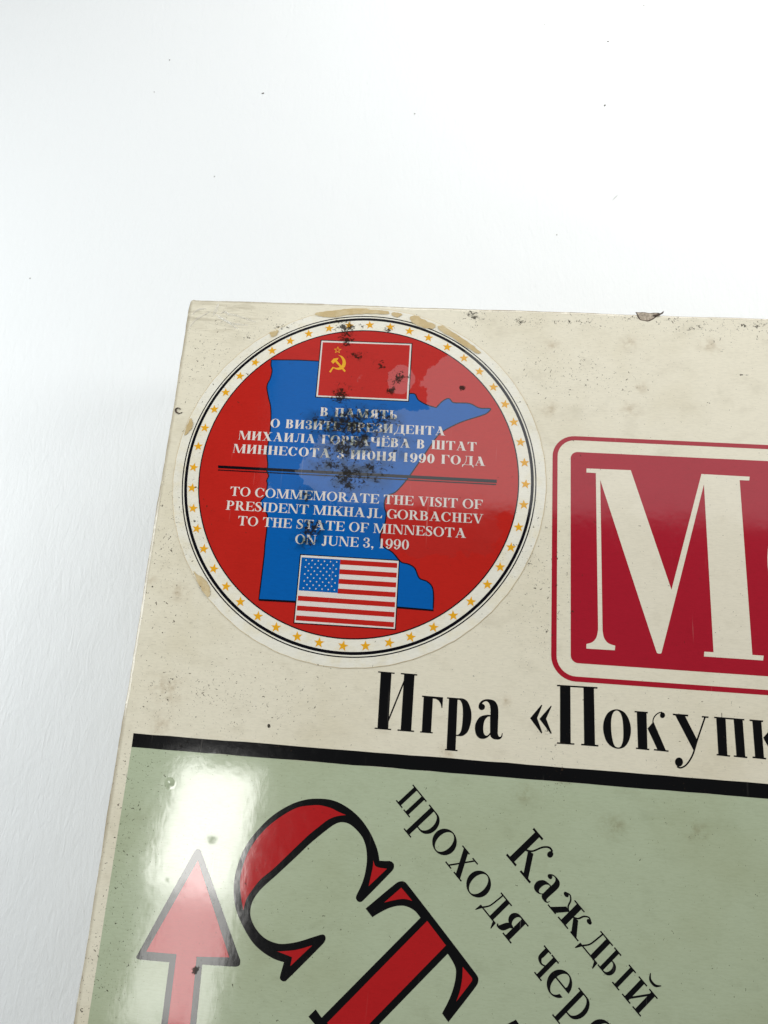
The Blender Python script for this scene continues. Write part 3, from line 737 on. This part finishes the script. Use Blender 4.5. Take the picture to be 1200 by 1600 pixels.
# state map
t = px(400, 540, 3.0)
MAP = [(73,68,1),(200,69,1),(295,74,1),(700,110,1),(715,226,1),(745,228),(760,255),(800,278),(845,292,1),(870,265),(890,252),(907,250),(925,268),(1000,272),(1045,293),(1085,295),(1100,299),(1075,322),(960,360),(880,400),(850,425),(790,510),(735,590),(690,650),(650,690),(618,702),(604,725),(602,760),(610,785),(608,815),(600,850),(585,880),(583,920),(600,945),(640,970),(680,1015),(715,1025),(745,1045),(765,1090),(800,1105),(825,1130),(832,1170),(830,1240,1),(560,1217,1),(200,1200,1),(14,1190,1),(39,985),(43,930),(51,864),(54,795),(37,770),(24,746),(26,726),(45,705),(54,649),(51,633),(60,611),(52,590),(56,560),(52,510),(56,472),(67,397),(71,330),(69,285),(60,247),(52,202),(55,180),(67,157),(76,120),(71,92)]
MP = smooth(t(MAP), 4)
closed = MP + MP[:1]
sheet('state_map', [([([MP], [])], .14, ST_BLUE), ([([band(closed, .26)], [])], .15, ST_BLACK), ([([band(t([(832,1242),(560,1220),(200,1203),(14,1193)]), .34)], [])], .155, ST_BLACK)], sticker)

def quad(tr, q): return tr(q)
def grow(q, d):
    cx = sum(p[0] for p in q)/4; cy = sum(p[1] for p in q)/4
    return [(p[0] + d*(1 if p[0] > cx else -1), p[1] + d*(1 if p[1] > cy else -1)) for p in q]
def bil(q, u, v):
    a, b_, c, d = q
    return tuple((a[k]*(1-u) + b_[k]*u)*(1-v) + (d[k]*(1-u) + c[k]*u)*v for k in (0, 1))
# hammer-and-sickle flag
t = px(480, 520, 6.6667)
fo = t([(150,85),(1087,120),(1052,712),(95,668)]); fi = t([(163,102),(1070,133),(1037,695),(113,655)])
em = [([smooth(t([(325,235,1),(362,246),(390,275),(403,315),(394,355),(366,381),(330,389),(298,383),(275,374),(246,418,1),(230,408,1),(266,358,1),(300,368),(332,364),(358,345),(370,310),(362,277),(346,252)]))], []),
      ([smooth(t([(250,302,1),(275,273,1),(328,264,1),(316,286,1),(302,298,1),(270,326,1)]), 2), t([(293,306),(310,292),(403,400),(390,413)])], [])]
sc = t([(318,184)])[0]
so = star_pts(sc[0], sc[1], 1.02, 90, .40)
em.append(([so], [star_pts(sc[0], sc[1], .66, 90, .40)]))
sheet('flag', [([([grow(fo, .22)], [])], .16, ST_BLACK), ([([fo], [])], .17, ST_WHITE), ([([fi], [])], .18, ST_RED), (em, .19, ST_GOLD)], sticker, 'red flag with gold hammer, sickle and star')
# stars-and-stripes flag
t = px(450, 850, 6.3158)
fo = t([(128,110),(1093,168),(1055,838),(65,775)])
fi = t([(137,132),(1079,190),(1043,822),(78,754)])
stripes = []
for k in range(7):
    v0, v1 = 2*k/13, (2*k+1)/13
    u0 = .405 if k < 4 else 0.0
    stripes.append(([[bil(fi, u0, v0), bil(fi, 1, v0), bil(fi, 1, v1), bil(fi, u0, v1)]], []))
cq = [bil(fi, 0, 0), bil(fi, .407, 0), bil(fi, .407, 6.9/13), bil(fi, 0, 6.9/13)]
dots = []
for r in range(9):
    m = 6 if r % 2 == 0 else 5
    for c in range(m):
        q = bil(cq, (.12 + .158*c) if m == 6 else (.20 + .158*c), .08 + .105*r)
        dots.append(([star_pts(q[0], q[1], .21, 90, .55)], []))
sheet('flag', [([([grow(fo, .22)], [])], .16, ST_BLACK), ([([fo], [])], .17, ST_WHITE), (stripes, .18, ST_RED), ([([cq], [])], .185, ST_BLUE), (dots, .195, ST_WHITE)], sticker, 'flag with red and white stripes and white stars on a blue canton')

# double rule across the sticker
t = px(0, 0, 1.0)
sheet('divider_line', [([([t([(341,727.4),(776,749.8),(776,754.8),(341,731.6)])], []), ([t([(341,733.8),(775,756.4),(775,758.2),(341,735.4)])], [])], .16, ST_BLACK)], sticker)
# lettering of the sticker
STEN = Face(.205, .042, .045); BOOK = Face(.165, .055, .08)
CAP = 2.22
for text, face, l, r, gp, spc in (
        ('В ПАМЯТЬ', STEN, (500.3,650.1), (621,655.6), .13, .42),
        ('О ВИЗИТЕ ПРЕЗИДЕНТА', STEN, (422.4,668), (695.3,681.0), .10, .40),
        ('МИХАИЛА ГОРБАЧЁВА В ШТАТ', STEN, (373,686.9), (744.3,705.4), .10, .42),
        ('МИННЕСОТА 3 ИЮНЯ 1990 ГОДА', STEN, (364.3,707.6), (758,728.4), .10, .42),
        ('TO COMMEMORATE THE VISIT OF', BOOK, (359.4,774.6), (754,795.8), .06, .30),
        ('PRESIDENT MIKHAJL GORBACHEV', BOOK, (353,796.6), (755,818.4), .06, .30),
        ('TO THE STATE OF MINNESOTA', BOOK, (371.4,820.8), (728,840.8), .06, .30),
        ('ON JUNE 3, 1990', BOOK, (461,849.6), (638.8,859.0), .07, .30)):
    sheet('lettering', [(typeset(text, face, lid_pt(*l), lid_pt(*r), CAP, gp, spc, -0.02), .16, ST_WHITE)], sticker)

# ------------------------------------------------------------------ wear
# dried glue that shows round the sticker's rim
for pts in ([(492,491),(500,488),(520,486),(545,483),(580,484),(606,487),(607,491),(580,491),(550,492),(525,496),(508,496),(498,494)],
            [(612,489),(622,489),(629,492),(622,496),(615,495)],
            [(641,496),(650,494),(668,503),(680,508),(677,514),(664,513),(650,508),(643,503)],
            [(684,511),(692,509),(712,523),(735,538),(751,551),(747,553),(728,543),(706,528),(690,519)],
            [(288,681),(293,665),(299,653),(302,662),(301,668),(295,676)],
            [(303,893),(309,898),(319,904),(327,916),(329,926),(325,933),(316,922),(309,910)],
            [(421,521),(430,518),(435,516),(433,524),(426,527)]):
    sheet('glue_stain', [([([[(p[0] + random.uniform(-.12, .12), p[1] + random.uniform(-.12, .12)) for p in smooth(px(0, 0, 1)(pts), 4)]], [])], .205, TAN)], box)

def relief(name, rings, parent, mats, label=None):
    """a little heap: list of (outline, z) from the foot up, in lid mm"""
    me = bpy.data.meshes.new(name); bm = bmesh.new(); prev = None
    for pts, zz in rings:
        cur = [bm.verts.new((x*MM - BASE.x, y*MM - BASE.y, (BOX_H+zz)*MM - BASE.z)) for x, y in pts]
        if prev:
            for k in range(len(cur)):
                bm.faces.new((prev[k], prev[(k+1) % len(cur)], cur[(k+1) % len(cur)], cur[k]))
        prev = cur
    bm.faces.new(prev)
    bmesh.ops.recalc_face_normals(bm, faces=bm.faces)
    n_ = len(rings[0][0])
    for i, f in enumerate(bm.faces): f.material_index = min(len(mats)-1, i // n_)
    bm.to_mesh(me); bm.free()
    for m in mats: me.materials.append(m)
    o = bpy.data.objects.new(name, me)
    if label: o['label'] = label
    return place(o, parent)
# torn notch in the far edge with a lifted paper flap
t = px(980, 480, 15.0)
tear = smooth(t([(190,115,1),(270,120),(400,118),(520,138),(640,130),(760,140),(700,215),(600,290),(490,335),(400,320),(300,300),(245,240),(225,180)]), 4)
cx = sum(p[0] for p in tear)/len(tear); cy = sum(p[1] for p in tear)/len(tear)
sc_ = lambda k: [(cx + (p[0]-cx)*k*random.uniform(.97, 1.03), cy + (p[1]-cy)*k*random.uniform(.95, 1.05)) for p in tear]
chip = relief('torn_patch', [(tear, .012), (sc_(.86), .05), (sc_(.6), .03), (sc_(.3), .05)], box, [TORN_DARK, TORN], 'torn grey patch where the printed paper has come off')
fl = t([(600,205),(650,185),(720,172),(780,150),(850,100),(836,150),(760,192),(700,222),(640,222)])
relief('paper_flap', [(fl, .02), ([(p[0]+.06, p[1]+.06) for p in fl], .22)], chip, [TORN_DARK, BROWN])
# the dark curled scab near the left edge
t = px(200, 440, 5.0)
relief('scab', [(t(band(open_smooth([(425,1022,3),(400,1030,8),(378,1020,14),(372,1000,14),(385,988,9),(402,990,8),(410,1000,4)]), None)), .02), (t(band(open_smooth([(424,1022,1),(400,1030,4),(379,1019,8),(374,1001,8),(386,989,5),(402,991,4),(409,1000,2)]), None)), .22)], box, [BROWN])
# loose film wrinkles at the far left corner
FILMM = bpy.data.materials.new('clear_film'); FILMM.use_nodes = True
fb = FILMM.node_tree.nodes['Principled BSDF']; fb.inputs['Base Color'].default_value = (0.80, 0.79, 0.74, 1); fb.inputs['Roughness'].default_value = 0.12
fb.inputs['Alpha'].default_value = 0.30; fb.inputs['Specular IOR Level'].default_value = 1.0
def ridge(pts, w, h):
    me = bpy.data.meshes.new('film_wrinkle'); bm = bmesh.new(); rows = []
    c = open_smooth(px(0, 0, 1)(pts), 6); N = len(c)
    for i, p in enumerate(c):
        a_, b_ = c[max(0, i-1)], c[min(N-1, i+1)]; dx, dy = b_[0]-a_[0], b_[1]-a_[1]; m = math.hypot(dx, dy)
        e = math.sin(math.pi*i/(N-1)); ww = w*(.25+.75*e); hh = h*e
        rows.append([bm.verts.new(((p[0]-dy/m*ww*s)*MM-BASE.x, (p[1]+dx/m*ww*s)*MM-BASE.y, (BOX_H+.015+hh*(1-abs(s)**1.4))*MM)) for s in (-1, -.6, -.2, .2, .6, 1)])
    for A_, B_ in zip(rows, rows[1:]):
        for k in range(5): bm.faces.new((A_[k], A_[k+1], B_[k+1], B_[k])).smooth = True
    bmesh.ops.recalc_face_normals(bm, faces=bm.faces)
    bm.to_mesh(me); bm.free(); me.materials.append(FILMM)
    place(bpy.data.objects.new('film_wrinkle', me), box)
for pts, w, h in (([(333,493),(338,484),(341,474)], .45, .35), ([(345,490),(352,487),(358,493)], .28, .3), ([(340,495),(362,505),(388,508)], .35, .25), ([(336,490),(352,500),(372,514)], .3, .22), ([(350,488),(372,494),(400,503)], .3, .2), ([(300,492),(310,484),(322,482)], .3, .2), ([(296,512),(306,500),(330,486)], .25, .15)):
    ridge(pts, w, h)

# ------------------------------------------------------------------ crumbs and a fibre on the table
def crumb(u, v, r, label, name='dust_speck', cat='speck', group='dark specks of dust on the white table', long=1.0):
    x, y = lid_pt(u, v, -BOX_H)
    me = bpy.data.meshes.new(name); bm = bmesh.new()
    bmesh.ops.create_icosphere(bm, subdivisions=2, radius=1.0)
    a_ = random.uniform(0, 3.1)
    for w in bm.verts:
        k = 1 + random.uniform(-.25, .25)
        p = Vector((w.co.x*r*long*k, w.co.y*r*k, (w.co.z*.5*k + .42)*r))
        w.co = Vector((p.x*math.cos(a_)-p.y*math.sin(a_), p.x*math.sin(a_)+p.y*math.cos(a_), p.z))*MM
    bm.to_mesh(me); bm.free(); me.materials.append(LINT)
    o = bpy.data.objects.new(name, me); o.location = (x*MM, y*MM, 0)
    o['label'] = label; o['category'] = cat
    if group: o['group'] = group
    return place(o, None)
for u, v, r, lg, lb in ((945,165,.30,1.1,'largest dark speck, alone on the white table above the title end of the box'),
                    (950,65,.24,1.4,'small dark speck near the top, straight above the largest speck'),
                    (411,146,.24,2.0,'slanted dark speck on the white table, upper left of the centre'),
                    (265,94,.20,1.2,'small dark speck on the table, highest of those at the left'),
                    (241,144,.16,1.2,'faint tiny speck just below the highest left speck'),
                    (335,276,.18,1.2,'small speck on the white table above the sticker corner of the box'),
                    (648,178,.20,1.1,'brownish speck near the top middle of the white table'),
                    (851,38,.15,1.1,'tiny faint speck near the top edge, left of the straight pair'),
                    (1006,9,.18,1.2,'speck closest to the top edge of the picture'),
                    (870,367,.17,1.2,'tiny speck just above the far edge of the box'),
                    (47,435,.17,1.2,'lone speck on the white table left of the box corner')):
    crumb(u, v, r, lb, long=lg)
def fibre():
    pts = open_smooth([lid_pt(957,313,-BOX_H), lid_pt(962,308,-BOX_H), lid_pt(965,305,-BOX_H)], 6)
    me = bpy.data.meshes.new('fibre'); bm = bmesh.new(); rows = []
    c = Vector((pts[0][0]*MM, pts[0][1]*MM, 0))
    for i, p in enumerate(pts):
        r = .07*(.4 + .6*math.sin(math.pi*i/(len(pts)-1)))
        rows.append([bm.verts.new(Vector((p[0]*MM, p[1]*MM + r*MM*math.cos(a_), (.1 + r*math.sin(a_))*MM)) - c) for a_ in [k*math.pi/3 for k in range(6)]])
    for A_, B_ in zip(rows, rows[1:]):
        for k in range(6): bm.faces.new((A_[k], A_[(k+1) % 6], B_[(k+1) % 6], B_[k]))
    bm.to_mesh(me); bm.free(); me.materials.append(LINT)
    o = bpy.data.objects.new('fibre', me); o.location = c; o['label'] = 'short thin dark fibre lying on the white table below the largest speck'; o['category'] = 'fibre'
    place(o, None)
fibre()
